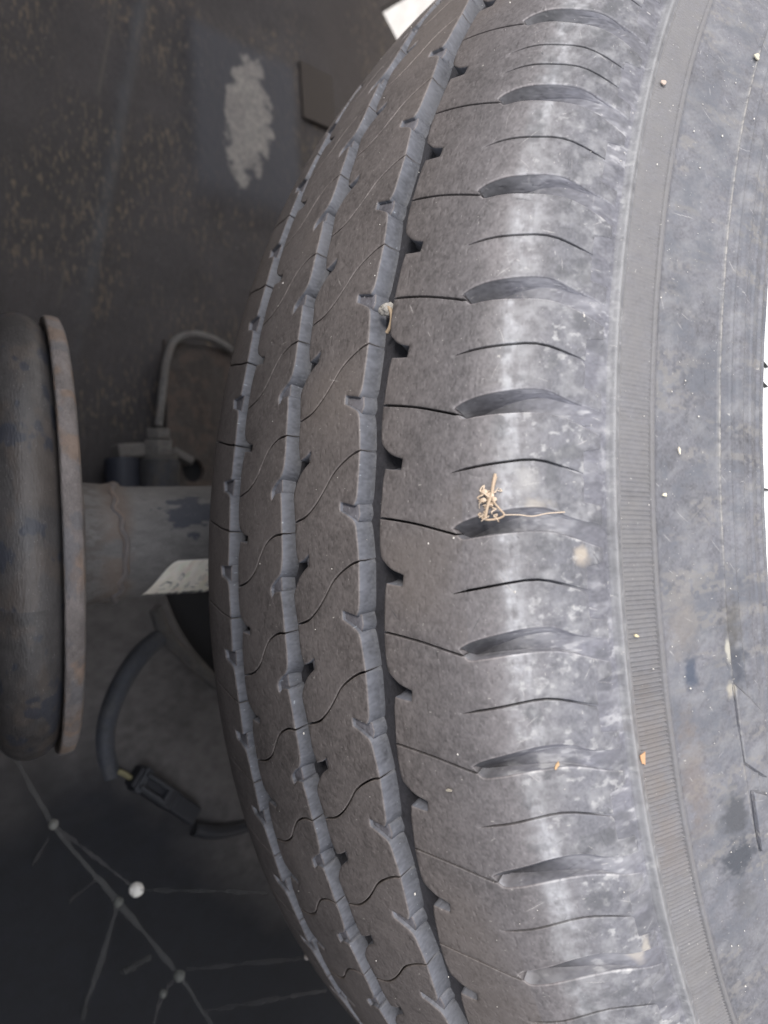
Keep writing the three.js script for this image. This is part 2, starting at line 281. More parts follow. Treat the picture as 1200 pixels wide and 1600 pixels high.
const rows = {
  shoulder_far: () => [{ pts: sh(THINL, -1 + GAP), sipe: true }, { pts: [[-64.5, -2.619 + GAP], [-65.5, -2.64], [-72, -2.6], [-78, -2.52], [-81, -2.45]] }, { pts: [[-81, -2.45], [-81, -1.75]], sharp: true }, { pts: [[-81, -1.75], [-77, -1.8], [-71, -1.84], [-66, -1.78], [-64.5, -1.619 - GAP]] }, { pts: rev(sh(THINL, -GAP)), sipe: true }, { pts: rev(G1L) }],
  centre_left: () => [{ pts: rev(sh(S12, GAP)), sipe: true, kind: 'dust' }, { pts: sh(G2L, 0) }, { pts: sh(S12, 1 - GAP), sipe: true, kind: 'dust' }, { pts: rev(G1R) }],
  centre_right: () => [{ pts: rev(sh(S23, GAP)), sipe: true, kind: 'dust' }, { pts: G3L }, { pts: sh(S23, 1 - GAP), sipe: true, kind: 'dust' }, { pts: rev(G2R) }],
  shoulder: (m) => {
    const cut = m === -4 ? [sipeCut(sh(SIPE, -0.1)), { pts: [[89.05, -.6], [89.05, -.47]], sharp: true }, sipeCut(sh(SIPE, 0.15))] : [sipeCut(SIPE)];
    return [{ pts: sh(THIN, GAP), sipe: true }, { pts: SLOTL, kind: 'low' }, { pts: [[91.2, -.955], [91.2, -.83], [89.05, -.80], [89.05, m === -4 ? -.74 : -.62]], sharp: true, kind: 'edge' }, ...cut,
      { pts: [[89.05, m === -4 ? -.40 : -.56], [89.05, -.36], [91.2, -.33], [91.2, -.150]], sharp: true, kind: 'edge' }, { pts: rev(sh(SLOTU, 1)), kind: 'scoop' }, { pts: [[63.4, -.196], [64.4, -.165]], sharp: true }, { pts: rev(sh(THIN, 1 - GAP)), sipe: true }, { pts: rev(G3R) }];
  },
};
const wheel = thing('wheel', 'worn black tyre with zigzag grooves and dusty sidewall, filling the right of the picture', 'wheel');
for (const [row, label] of [['shoulder_far', 'narrow far shoulder rib beside the strut'], ['centre_left', 'smooth rib between the two left grooves'], ['centre_right', 'smooth wider rib between the middle and right grooves'], ['shoulder', 'outer shoulder rib with scooped slots, sipes and pale worn crest']]) {
  const rib = new THREE.Group(); rib.name = 'tread_rib'; rib.userData.label = label; wheel.add(rib);
  for (let m = -14; m <= 17; m++) {
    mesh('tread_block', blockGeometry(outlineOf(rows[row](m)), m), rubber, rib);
    const notch = { centre_right: [[[31.0, -1.49], [24.2, -1.545], [24.2, -1.44], [28.0, -1.385], [30.6, -1.335], [31.6, -1.4]], [[8.0, -1.05], [11.2, -1.1], [10.6, -.94], [8.6, -.915]]], shoulder_far: [[[-41.6, -2.02], [-49.2, -2.03], [-48.4, -1.9], [-42.4, -1.81]]], centre_left: [[[-6.0, -1.9], [-8.6, -1.85], [-11, -1.77], [-10.6, -1.64], [-7.4, -1.7], [-5.6, -1.715]]] }[row] || [];
    if (m > -10 && m < 12) for (const q of notch) mesh('notch_floor', blockGeometry(outlineOf([{ pts: [...q, q[0]], sharp: true }]), m, { bevel: 0.4, lift: -1.25, tint: [1.1, 1.2, 1.38] }), rubber, rib);
  }
}
function sheet(v0, v1, nv, s0, s1, ns, depth, tint, shift = () => 0) { // a sheet on the tyre's section between arc lengths v0 and v1
  const pos = [], uv = [], col = [], idx = [];
  for (let j = 0; j <= ns; j++) for (let i = 0; i <= nv; i++) { const v = lerp(v0, v1, i / nv), s = lerp(s0, s1, j / ns); place(v, s, depth(v, s), pos); uv.push(...uvOf(v + shift(v), s)); col.push(...(tint ? tint(v, s) : [1, 1, 1])); }
  for (let j = 0; j < ns; j++) for (let i = 0; i < nv; i++) { const a = j * (nv + 1) + i, b = a + nv + 1; idx.push(a, b, b + 1, a, b + 1, a + 1); }
  const g = new THREE.BufferGeometry(); g.setAttribute('position', new THREE.Float32BufferAttribute(pos, 3)); g.setAttribute('uv', new THREE.Float32BufferAttribute(uv, 2)); g.setAttribute('color', new THREE.Float32BufferAttribute(col, 3));
  g.setIndex(idx); g.computeVertexNormals(); return g;
}
mesh('groove_floor', sheet(0, vR1 - 1.2, 150, -33, 33, 66 * 8, (v) => baseDepth(v), (v) => { const k = 1 - sst(V(54), V(62), v), q = lerp(0.36, 1.05, sst(V(69), V(84), v)); return [lerp(q, 0.28, k), lerp(q, 0.31, k), lerp(q * 1.03, 0.37, k)]; }, (v) => slotShift(v)), rubber, wheel);  // tint darkens groove floors and inner slot ends: shade put into the colour
const ridge = (v, c, w) => { const x = (v - c) / w; return Math.abs(x) < 1 ? Math.cos(x * Math.PI / 2) ** 2 : 0; };
mesh('moulded_ridge', sheet(vR1 - 2.4, vR1 + 2.5, 30, -33, 33, 66 * 8, (v, s) => 0.55 * (1 - sst(vR1 - 2.4, vR1 - 1.2, v)) + 0.3 * sst(vR1 + 1.5, vR1 + 2.4, v) - 1.05 * ridge(v, vR1 + 0.2, 1.6) + 0.25 * (vn(v / 1.5, s * 9) - 0.5)), rubber, wheel);
{ // serrated band of fine radial ribs
  const amp = (s) => 0.13 + 0.36 * sst(-2, 2.2, s + 1.8 * (vn(s * 2.3, 5) - 0.5)) * (0.7 + 0.6 * vn(s * 5, 9));
  const g = sheet(vR1 + 2.2, vR2, 6, -14, 16, 30 * 23 * 6, (v, s) => 0.25 + 0.25 * (sst(vR1 + 3.4, vR1 + 2.2, v) + 0 * s) + amp(s) * (0.5 - 0.5 * Math.cos((s * 23 - (v - vR1) * 0.05) * 2 * Math.PI)) * (0.75 + 0.5 * vn(s * 23, 3)));
  const o = mesh('serrated_band', g, rubber, wheel); o.userData.kind = 'stuff';
}
mesh('sidewall', sheet(vR2 - 1.2, VTOT, 236, -33, 33, 66 * 8, (v, s) => {
  let h = -0.9 * (1 - sst(vR2 - 1.2, vR2 - 0.5, v)) + 0.2 * ridge(v, vR2 + 0.1, 0.7) - 0.45 * sst(vR2 + 0.6, vR2 + 1.6, v);
  h += 0.75 * ridge(v, vR3, 0.55) * (1 - 0.8 * sst(0.2, 0.7, s)) - 0.35 * sst(vR3, vR3 + 0.8, v);
  h += 0.4 * ridge(v, vR3 + 4.2, 0.6) + 0.35 * sst(vR3 + 6, vR3 + 6.6, v) - 0.5 * sst(vR3 + 8.5, vR3 + 9.1, v) + 0.5 * ridge(v, vR3 + 12, 0.7) + 0.8 * ridge(v, vR3 + 17, 1.2) + 0.6 * ridge(v, vR3 + 24, 1);
  h += 0.35 * (fbm(v / 9, s * 3, 2) - 0.5);
  return -h;
}), rubber, wheel);
// raised characters on the lower sidewall, too worn to read
const vA = (a) => V(a);
for (const pts of [[[107.5, 1.56], [109.3, 1.75], [111.0, 1.98], [110.3, 2.7], [107.6, 2.42]], [[108.2, 2.79], [109.9, 2.9], [109.4, 3.5], [107.9, 3.49]]])
  mesh('raised_letter', blockGeometry(outlineOf([{ pts: [...pts, pts[0]], sharp: true }]), 0, { bevel: 0.35, lift: 0.3, floor: () => 0.6 }), rubber, wheel);
{ // the rim: bead flange and pale wheel cover with its gaps
  const paint = std({ color: rgb(0.82, 0.82, 0.8), roughness: 0.4 });
  const L = [[0.05, 0.088], [0.12, 0.094], [0.175, 0.092], [0.196, 0.09], [0.2035, 0.0905], [0.2085, 0.0935], [0.212, 0.0975], [0.2145, 0.0965], [0.2125, 0.091], [0.2, 0.082], [0.185, 0.05], [0.185, -0.05], [0.212, -0.064]];
  const g = new THREE.LatheGeometry(L.map(([r, a]) => new THREE.Vector2(r, a)), 128); g.rotateZ(-Math.PI / 2); g.translate(0, AXLE, 0); mesh('rim', g, paint, wheel);
  const dark = std({ color: rgb(0.02, 0.02, 0.02) });
  for (const deg of [-18.6, -16.2, -4.5]) { const b = new RoundedBoxGeometry(0.002, 0.02, 0.0004, 2, 0.0001), t = deg * Math.PI / 180; b.translate(0, 0.1925, 0); b.rotateX(t); b.translate(0.0915, AXLE, 0); mesh('rim_gap', b, dark, wheel); }
}

// ------------------------------------------------------------------ ground
{
  const t = colorTex(512, 512, (i, j, o) => { const n = fbm(i / 60, j / 60, 4), m = vn(i / 2, j / 2), k = 0.44 + 0.14 * (n - 0.5) + 0.08 * (m - 0.5); o[0] = k * 1.05; o[1] = k * 0.97; o[2] = k * 0.86; });
  t.repeat.set(40, 40);
  const g = new THREE.PlaneGeometry(80, 80); g.rotateX(-Math.PI / 2);
  const o = mesh('ground', g, std({ map: t, roughness: 0.9 }), scene); o.userData = { label: 'pale bright concrete ground beyond the wheel arch', kind: 'structure' };
}

// ------------------------------------------------------------------ wheel arch: inner wall, roof, rear panel, outer wing
const WX = -0.33;
const wallTex = colorTex(2048, 1536, (i, j, o) => {
  const z = -0.75 + i / 2048 * 1.3, y = 0.05 + j / 1536 * 0.9, zm = z * 1000, ym = y * 1000;
  const n0 = fbm(zm / 90, ym / 90 + 4, 3), n1 = fbm(zm / 22 + 9, ym / 22, 3), n2 = vn(zm / 1.6, ym / 1.2);
  let k = 0.75 + 0.5 * (n0 - 0.5) + 0.35 * (n1 - 0.5) + 0.25 * (n2 - 0.5), r = 0.046 * k, g = 0.0402 * k, b = 0.0415 * k;
  const to = (R, G, B, t) => { r = lerp(r, R, t); g = lerp(g, G, t); b = lerp(b, B, t); };
  // brown dust towards the panel's edge
  to(0.055, 0.043, 0.037, 0.7 * sst(0.36, 0.26, y) * sst(-0.3, -0.45, z)); to(0.05, 0.041, 0.036, 0.6 * sst(0.52, 0.42, y) * sst(-0.25, -0.1, z) * sst(0.05, -0.05, z));
  // golden grit stuck to the underseal
  const grit = sst(0.55, 0.9, fbm(zm / 4.6, ym / 1.7 + 20, 2)) * sst(0.3, 0.62, fbm(zm / 60 + 2, ym / 60, 2)) * sst(0.0, -0.12, z);
  to(0.13, 0.1, 0.068, 0.75 * grit);
  // smooth grey-blue band and streaks
  const pane = sst(0.462, 0.448, y) * sst(0.345, 0.36, y) * sst(-0.44, -0.425, z) * sst(-0.28, -0.31, z); to(0.048, 0.049, 0.059, 0.8 * pane);
  const dl = y - lerp(0.494, 0.545, (z + 0.432) / 0.23) - 0.004 * (n1 - 0.5); to(0.06, 0.063, 0.07, 0.55 * Math.exp(-((dl / 0.005) ** 2)) * sst(-0.1, -0.25, z) * (0.4 + n1));
  const d2 = y - lerp(0.524, 0.567, (z + 0.379) / 0.193); to(0.085, 0.075, 0.06, 0.5 * Math.exp(-((d2 / 0.0012) ** 2)) * sst(-0.12, -0.2, z) * sst(0.4, 0.7, n1));
  // pale scuffed patch, bare underseal
  const cy = lerp(0.397, 0.413, (z + 0.42) / 0.11) + 0.0025 * Math.sin(z * 90), q = Math.hypot((y - cy) / 0.0235, (z + 0.366) / 0.056) ** 2.2 + 1.7 * (fbm(zm / 9 + 50, ym / 9, 4) - 0.5);
  const sc = 1 - sst(0.6, 1.1, q); to(0.24 + 0.12 * (n1 - 0.5), 0.222 + 0.12 * (n1 - 0.5), 0.205 + 0.1 * (n1 - 0.5), sc * clamp(0.75 + 0.7 * (fbm(zm / 2.5, ym / 2.5, 2) - 0.5)));
  if (vn(zm / 1.1 + 7, ym / 1.1) > 0.985) to(0.3, 0.28, 0.25, 0.6);
  // shade towards the rear end, painted in nearly black
  to(0.0115, 0.0125, 0.018, 0.9 * sst(0.13, 0.24, z));
  o[0] = r; o[1] = g; o[2] = b;
}, false);
const wallBump = greyTex(1024, 1024, (i, j) => 0.5 + 0.5 * (fbm(i / 9, j / 7, 3) - 0.5) + 0.4 * (fbm(i / 40, j / 40, 2) - 0.5));
wallBump.repeat.set(2, 2);
const wallMat = std({ map: wallTex, bumpMap: wallBump, bumpScale: 0.0015, roughness: 0.7 });
const wallRelief = (z, y) => {
  const pane = sst(0.468, 0.45, y) * sst(0.335, 0.355, y) * sst(-0.46, -0.43, z) * sst(-0.27, -0.31, z);
  const dl = y - lerp(0.494, 0.545, (z + 0.432) / 0.23);
  return 0.006 * pane + 0.004 * Math.exp(-((dl / 0.008) ** 2)) * sst(-0.1, -0.25, z) + 0.02 * sst(0.5, 0.75, y) + 0.004 * (fbm(z * 12, y * 12, 2) - 0.5) + 0.008 * sst(0.3, 0.25, y + 0.25 * (z + 0.5));
};
{
  const arch = thing('wheel_arch', 'dark grit-covered inner wheel arch panel behind the strut, with pale scuffed patch', 'wheel arch');
  const ring = [[-0.332, 0.05], [-0.479, 0.1847], [-0.5374, 0.2383], [-0.6414, 0.117], [-0.70, 0.05], [-0.75, 0.05], [-0.75, 0.95], [0.55, 0.95], [0.55, 0.05]];
  const P2 = ring.map((p) => p.slice()); let tris = THREE.ShapeUtils.triangulateShape(P2.map((p) => new THREE.Vector2(...p)), []); tris = refine(P2, tris, 0.012);
  const pos = [], uv = [], idx = [];
  for (const [z, y] of P2) { pos.push(WX + wallRelief(z, y), y, z); uv.push((z + 0.75) / 1.3, (y - 0.05) / 0.9); }
  for (const [a, b, c] of tris) { const A = P2[a], B = P2[b], C = P2[c], ar = (B[0] - A[0]) * (C[1] - A[1]) - (C[0] - A[0]) * (B[1] - A[1]); idx.push(...(ar > 0 ? [a, c, b] : [a, b, c])); }
  const g = new THREE.BufferGeometry(); g.setAttribute('position', new THREE.Float32BufferAttribute(pos, 3)); g.setAttribute('uv', new THREE.Float32BufferAttribute(uv, 2)); g.setIndex(idx); g.computeVertexNormals();
  mesh('inner_panel', g, wallMat, arch);
  // folded edge of the panel along the opening: gives it its thickness
  const edge = std({ map: wallTex, color: rgb(0.9, 0.8, 0.7), roughness: 0.8 });
  for (const [a, b] of [[[-0.332, 0.05], [-0.5374, 0.2383]], [[-0.5374, 0.2383], [-0.70, 0.05]]]) {
    const l = Math.hypot(b[0] - a[0], b[1] - a[1]), e = new RoundedBoxGeometry(0.03, l, 0.006, 2, 0.002); e.rotateX(Math.atan2(b[0] - a[0], b[1] - a[1]));
    e.translate(WX - 0.014, (a[1] + b[1]) / 2 + 0.003, (a[0] + b[0]) / 2 + (a === undefined ? 0 : 0)); mesh('panel_edge', e, edge, arch);
  }
  const plastic = std({ color: rgb(0.022, 0.022, 0.024), roughness: 0.75, bumpMap: wallBump, bumpScale: 0.001 });
  const bx = (w, h, d, x, y, z, r = 0.006) => { const q = new RoundedBoxGeometry(w, h, d, 3, r); q.translate(x, y, z); return q; };
  mesh('arch_roof', bx(0.5, 0.02, 1.3, -0.1, 0.955, -0.1), plastic, arch);
  mesh('rear_panel', bx(0.5, 0.75, 0.02, -0.1, 0.575, 0.54), plastic, arch);
  mesh('added_front_panel', bx(0.5, 0.6, 0.02, -0.1, 0.65, -0.76), plastic, arch);  // unseen, added to cut the light coming in from the front
  const body = std({ color: rgb(0.25, 0.26, 0.28), roughness: 0.35 });
  mesh('outer_wing', bx(0.02, 0.42, 1.7, 0.15, 1.045, -0.05), body, arch);  // out of view; lower edge set low to keep high sky off the tread
  // raised mounting plate
  const mp = bx(0.004, 0.038, 0.052, WX + 0.0030, 0.3245, -0.418, 0.0012); mp.rotateX(0); mesh('mounting_plate', mp, std({ color: rgb(0.066, 0.054, 0.047), roughness: 0.85, bumpMap: wallBump, bumpScale: 0.001 }), arch);
  const bk = bx(0.014, 0.03, 0.022, WX + 0.004, 0.252, -0.560, 0.003); mesh('stay', bk, plastic, arch);
}

// ------------------------------------------------------------------ metal texture: old paint, dust, rust
const metalTex = (seedX, base, rust, rustAmt, chipC, chipAmt) => colorTex(1024, 512, (i, j, o) => {
  const n = fbm(i / 90 + seedX, j / 90, 4), m = fbm(i / 14 + seedX, j / 14 + 30, 3), f = vn(i / 2, j / 2 + seedX), k = 0.8 + 0.5 * (n - 0.5) + 0.35 * (m - 0.5) + 0.2 * (f - 0.5);
  let c = base.map((x) => x * k); const to = (C, t) => { c = c.map((x, q) => lerp(x, C[q] * (0.8 + 0.4 * m), t)); };
  to(rust, rustAmt * sst(0.5, 0.66, fbm(i / 60 + seedX + 90, j / 60, 4))); to(chipC, chipAmt * sst(0.56, 0.64, fbm(i / 45 + seedX + 200, j / 45, 4)));
  if (f > 0.985 && m > 0.5) to([0.35, 0.34, 0.32], 0.7);
  o[0] = c[0]; o[1] = c[1]; o[2] = c[2];
});
const metalBump = greyTex(512, 512, (i, j) => 0.5 + 0.6 * (fbm(i / 20, j / 20, 4) - 0.5) + 0.3 * (vn(i / 2.5, j / 2.5) - 0.5));
// ------------------------------------------------------------------ suspension strut: coil spring, seat, tube, sticker
{
  const c0 = new THREE.Vector3(-0.1962, 0.6303, -0.0215), u = new THREE.Vector3(-0.318, 0.948, -0.002).normalize();
  const strut = thing('suspension_strut', 'rusty suspension strut with thick black coil spring standing on a rust-edged seat', 'strut', c0.toArray());
  const side = new THREE.Vector3(0, 0, 1).addScaledVector(u, -u.z).normalize(), fwd = new THREE.Vector3().crossVectors(u, side).normalize(); // fwd towards the outside
  const B = new THREE.Matrix4().makeBasis(fwd, u, side); // local y is the strut's axis
  const put = (g) => { g.applyMatrix4(B); return g; };
  const lathe = (L, n = 96) => new THREE.LatheGeometry(L.map(([r, y]) => new THREE.Vector2(r, y)), n);
  const springMat = std({ map: metalTex(3, [0.088, 0.082, 0.081], [0.115, 0.09, 0.073], 0.35, [0.04, 0.045, 0.06], 0.75), bumpMap: metalBump, bumpScale: 0.0003, roughness: 0.45 });
  class Helix extends THREE.Curve { getPoint(t, o = new THREE.Vector3()) { const a = -2.2 + t * 2 * Math.PI * 2.4, k = Math.max(0, a - 3.9); return o.set(0.0905 * Math.cos(a), 0.0152 + 0.0115 * k, 0.0905 * Math.sin(a)); } }
  const hg = new THREE.TubeGeometry(new Helix(), 360, 0.0138, 28, false); { const q = hg.attributes.uv; for (let i = 0; i < q.count; i++) q.setXY(i, q.getX(i) * 6, q.getY(i)); }
  mesh('coil_spring', put(hg), springMat, strut);
  const seatMat = std({ map: metalTex(17, [0.25, 0.22, 0.208], [0.26, 0.175, 0.12], 0.55, [0.12, 0.125, 0.14], 0.45), bumpMap: metalBump, bumpScale: 0.0007, roughness: 0.75 });
  const sg = lathe([[0.028, -0.012], [0.06, -0.0075], [0.085, -0.0045], [0.100, -0.0045], [0.1032, -0.003], [0.104, 0.0], [0.104, 0.0025], [0.103, 0.0036], [0.1, 0.003], [0.085, 0.002], [0.06, -0.001], [0.03, -0.003]]);
  { const q = sg.attributes.uv; for (let i = 0; i < q.count; i++) q.setXY(i, q.getX(i) * 3, q.getY(i) * 0.35); }
  mesh('spring_seat', put(sg), seatMat, strut);
  // tube: dusty olive paint with a bare dark patch towards the tyre and rust along the weld
  const tubeTex = colorTex(1024, 512, (i, j, o) => { // i round (u), j along
    const n = fbm(i / 60, j / 45, 4), m = fbm(i / 12 + 5, j / 12, 3), f = vn(i / 2, j / 2), y = j / 512; let k = 0.8 + 0.4 * (n - 0.5) + 0.3 * (m - 0.5) + 0.15 * (f - 0.5), c = [0.185 * k, 0.175 * k, 0.168 * k];
    const to = (C, t) => { c = c.map((x, q) => lerp(x, C[q], t)); };
    const a = i / 1024, d = Math.hypot((a - 0.43) / 0.06, (y - 0.69) / 0.085) + 1.6 * (fbm(i / 22 + 60, j / 22, 3) - 0.5);
    to([0.038, 0.043, 0.06], 0.85 * (1 - sst(0.75, 0.95, d)));
    to([0.12, 0.075, 0.048], 0.5 * (1 - sst(0.01, 0.055, Math.abs(y - 0.875 + 0.05 * (n - 0.5)))) * sst(0.35, 0.6, n + 0.2 * m));
    to([0.075, 0.062, 0.054], 0.6 * sst(0.88, 0.92, y) * sst(0.4, 0.6, m));
    to([0.12, 0.065, 0.042], 0.5 * sst(0.62, 0.58, y) * sst(0.5, 0.56, y) * sst(0.45, 0.6, n));
    if (f > 0.985 && m > 0.5) to([0.3, 0.3, 0.29], 0.7);
    o[0] = c[0]; o[1] = c[1]; o[2] = c[2];
  });
  const tubeMat = std({ map: tubeTex, bumpMap: metalBump, bumpScale: 0.0006, roughness: 0.7 });
  const tg = lathe([[0.0272, -0.2], [0.0274, -0.12], [0.0278, -0.06], [0.0281, -0.034], [0.029, -0.0285], [0.0302, -0.026], [0.0296, -0.0225], [0.0302, -0.016], [0.031, -0.010], [0.032, -0.006]], 128);
  { const q = tg.attributes.uv, p = tg.attributes.position; for (let i = 0; i < q.count; i++) { const ang = Math.atan2(p.getZ(i), p.getX(i)); q.setXY(i, ang / (2 * Math.PI) + 0.5, 1 + p.getY(i) / 0.2); } 
    // the lathe's seam lies on the far side, behind the strut
  }
  const OFF = 0.0055; tg.translate(0, 0, OFF);
  mesh('strut_tube', put(tg), tubeMat, strut);
  // weld gusset above the tube and weld bead
  const bead = []; for (let k = 0; k <= 26; k++) { const a = -2.4 + k / 26 * 4.8; bead.push([0.0292 * Math.cos(a), -0.0275 - 0.002 * Math.sin(k * 0.55) + 0.0012 * Math.sin(k * 2.7), 0.0055 + 0.0292 * Math.sin(a)]); }
  mesh('weld_bead', put(tube(bead, 0.0017, 160, 8)), seatMat, strut);
  // sticker, most of its print rubbed off
  const cv = document.createElement('canvas'); cv.width = 512; cv.height = 256; const x = cv.getContext('2d');
  x.fillStyle = '#fbf4e6'; x.fillRect(0, 0, 512, 256);
  for (let k = 0; k < 260; k++) { x.fillStyle = `rgba(${120 + rnd() * 90},${110 + rnd() * 80},${95 + rnd() * 70},0.04)`; x.beginPath(); x.arc(rnd() * 512, rnd() * 256, 4 + rnd() * 26, 0, 7); x.fill(); }
  x.strokeStyle = 'rgba(50,54,58,0.9)'; x.lineWidth = 7; // broken strokes left of the characters
  const strokes = [[60, 150, 90, 120], [90, 120, 130, 128], [130, 128, 140, 160], [70, 180, 120, 176], [165, 70, 160, 110], [165, 70, 190, 84], [190, 84, 184, 118], [176, 140, 196, 150], [196, 150, 180, 176], [176, 196, 200, 192], [330, 30, 372, 40], [336, 60, 368, 64], [326, 92, 330, 126], [356, 86, 350, 126], [318, 150, 346, 144], [306, 178, 340, 184], [268, 130, 252, 170], [276, 150, 262, 186], [410, 120, 404, 170], [432, 130, 424, 180]];
  for (const [a, b, c, d] of strokes) { x.globalAlpha = 0.25 + rnd() * 0.45; x.lineWidth = 5 + rnd() * 7; x.beginPath(); x.moveTo(a, b); x.quadraticCurveTo((a + c) / 2 + 8 * (rnd() - 0.5), (b + d) / 2 + 8 * (rnd() - 0.5), c, d); x.stroke(); }
  x.globalAlpha = 1;
  for (let k = 0; k < 60; k++) { x.fillStyle = `rgba(52,55,60,${0.25 + rnd() * 0.5})`; x.beginPath(); x.arc(rnd() * 512, 250 - rnd() * rnd() * 30, 6 + rnd() * 16, 0, 7); x.fill(); }
  const st = new THREE.CanvasTexture(cv); st.colorSpace = THREE.SRGBColorSpace; st.magFilter = THREE.LinearFilter;
  const a0 = 0.40, a1 = 1.34, nA = 40, nL = 48, pos = [], uv = [], idx = [];
  for (let j = 0; j <= nL; j++) for (let i = 0; i <= nA; i++) { // i round the tube from its upper edge in the picture, j along it
    const w = i / nA, l = j / nL, ang = lerp(a0, a1, w), top = lerp(-0.054, -0.0375, Math.pow(w, 0.6)), bot = lerp(-0.0795, -0.0745, w);
    const y = lerp(bot, top, l); pos.push(0.0284 * Math.cos(ang), y, OFF + 0.0284 * Math.sin(ang)); uv.push(1 - l, 1 - w);
  }
  for (let j = 0; j < nL; j++) for (let i = 0; i < nA; i++) { const a = j * (nA + 1) + i, b = a + nA + 1; idx.push(a, b, b + 1, a, b + 1, a + 1); }
  const g = new THREE.BufferGeometry(); g.setAttribute('position', new THREE.Float32BufferAttribute(pos, 3)); g.setAttribute('uv', new THREE.Float32BufferAttribute(uv, 2)); g.setIndex(idx); g.computeVertexNormals();
  const s = mesh('sticker', put(g), std({ map: st, roughness: 0.75, side: THREE.DoubleSide }), strut); s.userData.label = 'dirty white sticker with worn print on the strut tube';
}

// ------------------------------------------------------------------ brake hose fitting on the inner wall
{
  const grime = std({ map: metalTex(41, [0.19, 0.18, 0.17], [0.19, 0.155, 0.135], 0.4, [0.04, 0.04, 0.045], 0.3), bumpMap: metalBump, bumpScale: 0.0006, roughness: 0.85 });
  const darkG = std({ map: metalTex(47, [0.05, 0.049, 0.052], [0.075, 0.063, 0.053], 0.4, [0.032, 0.035, 0.046], 0.5), bumpMap: metalBump, bumpScale: 0.0006, roughness: 0.7 });
  const fit = thing('brake_pipe_union', 'dusty grey bent brake pipe screwed into a fitting above the strut tube', 'brake pipe', [-0.31, 0.5082, -0.1]);
  const rel = (p) => [p[0] + 0.31, p[1] - 0.5082, p[2] + 0.1];
  mesh('pipe', tube([[-.335, .405, -.15], [-.322, .43, -.161], [-.312, .4441, -.1665], [-.31, .4607, -.1715], [-.31, .476, -.1722], [-.31, .4915, -.1655], [-.31, .499, -.15], [-.31, .5025, -.132], [-.31, .5078, -.102]].map(rel), 0.0030, 80, 12), grime, fit);
  const along = (g, x, y, z) => { g.rotateX(Math.PI / 2); g.rotateY(-0.08); g.translate(x, y, z); return g; };
  const hex = (r, l, x, y, z) => { const g = new THREE.CylinderGeometry(r, r, l, 6, 1).toNonIndexed(); g.computeVertexNormals(); return along(g, x, y, z); };
  mesh('nut', hex(0.0088, 0.007, 0, 0, 0.0035), grime, fit); mesh('nut', hex(0.0105, 0.011, 0, 0.0005, 0.0135), grime, fit);
  mesh('collar', along(new THREE.CylinderGeometry(0.0125, 0.014, 0.005, 24), 0, 0.001, 0.021), grime, fit);
  const body = along(new THREE.CylinderGeometry(0.0135, 0.0145, 0.075, 28), 0, 0.0025, 0.06); mesh('body', body, darkG, fit);
  const ear = (w, h, d, x, y, z, t) => { const g = new RoundedBoxGeometry(w, h, d, 2, 0.0018); g.rotateX(t); g.translate(x, y, z); return g; };
  mesh('lug', ear(0.01, 0.018, 0.006, 0.001, -0.016, 0.019, -0.45), grime, fit); mesh('lug', ear(0.012, 0.02, 0.01, -0.002, 0.022, 0.0165, 0.1), grime, fit);
  const can = new THREE.CylinderGeometry(0.011, 0.0115, 0.06, 24); can.rotateX(Math.PI / 2); can.translate(-0.004, 0.0265, 0.052); mesh('reservoir', can, std({ color: rgb(0.02, 0.023, 0.034), roughness: 0.6 }), fit);
  const ps = new THREE.Shape(); ps.moveTo(-0.066, -0.012); ps.lineTo(0.12, -0.008); ps.lineTo(0.12, -0.1); ps.lineTo(-0.066, -0.1); ps.lineTo(-0.066, -0.012); // (z, y)
  const hole = new THREE.Path(); hole.absarc(0.0275, -0.0295, 0.0088, 0, Math.PI * 2, true); ps.holes.push(hole);
  const bp = new THREE.ExtrudeGeometry(ps, { depth: 0.002, bevelEnabled: true, bevelSize: 0.001, bevelThickness: 0.001, bevelSegments: 2, curveSegments: 28 });
  bp.rotateY(-Math.PI / 2); bp.translate(-0.006, 0, 0); { const q = bp.attributes.uv; for (let i = 0; i < q.count; i++) q.setXY(i, q.getX(i) * 6, q.getY(i) * 12); }
  mesh('bracket_plate', bp, std({ map: metalTex(53, [0.066, 0.055, 0.049], [0.085, 0.06, 0.048], 0.6, [0.05, 0.046, 0.044], 0.3), bumpMap: metalBump, bumpScale: 0.0008, roughness: 0.85 }), fit);
  mesh('hole_shade', (() => { const g = new THREE.CylinderGeometry(0.0115, 0.0115, 0.002, 24); g.rotateZ(Math.PI / 2); g.translate(-0.0115, -0.0295, 0.0275); return g; })(), std({ color: rgb(0.006, 0.006, 0.008) }), fit);  // near-black disc standing in for the shade inside the hole
}
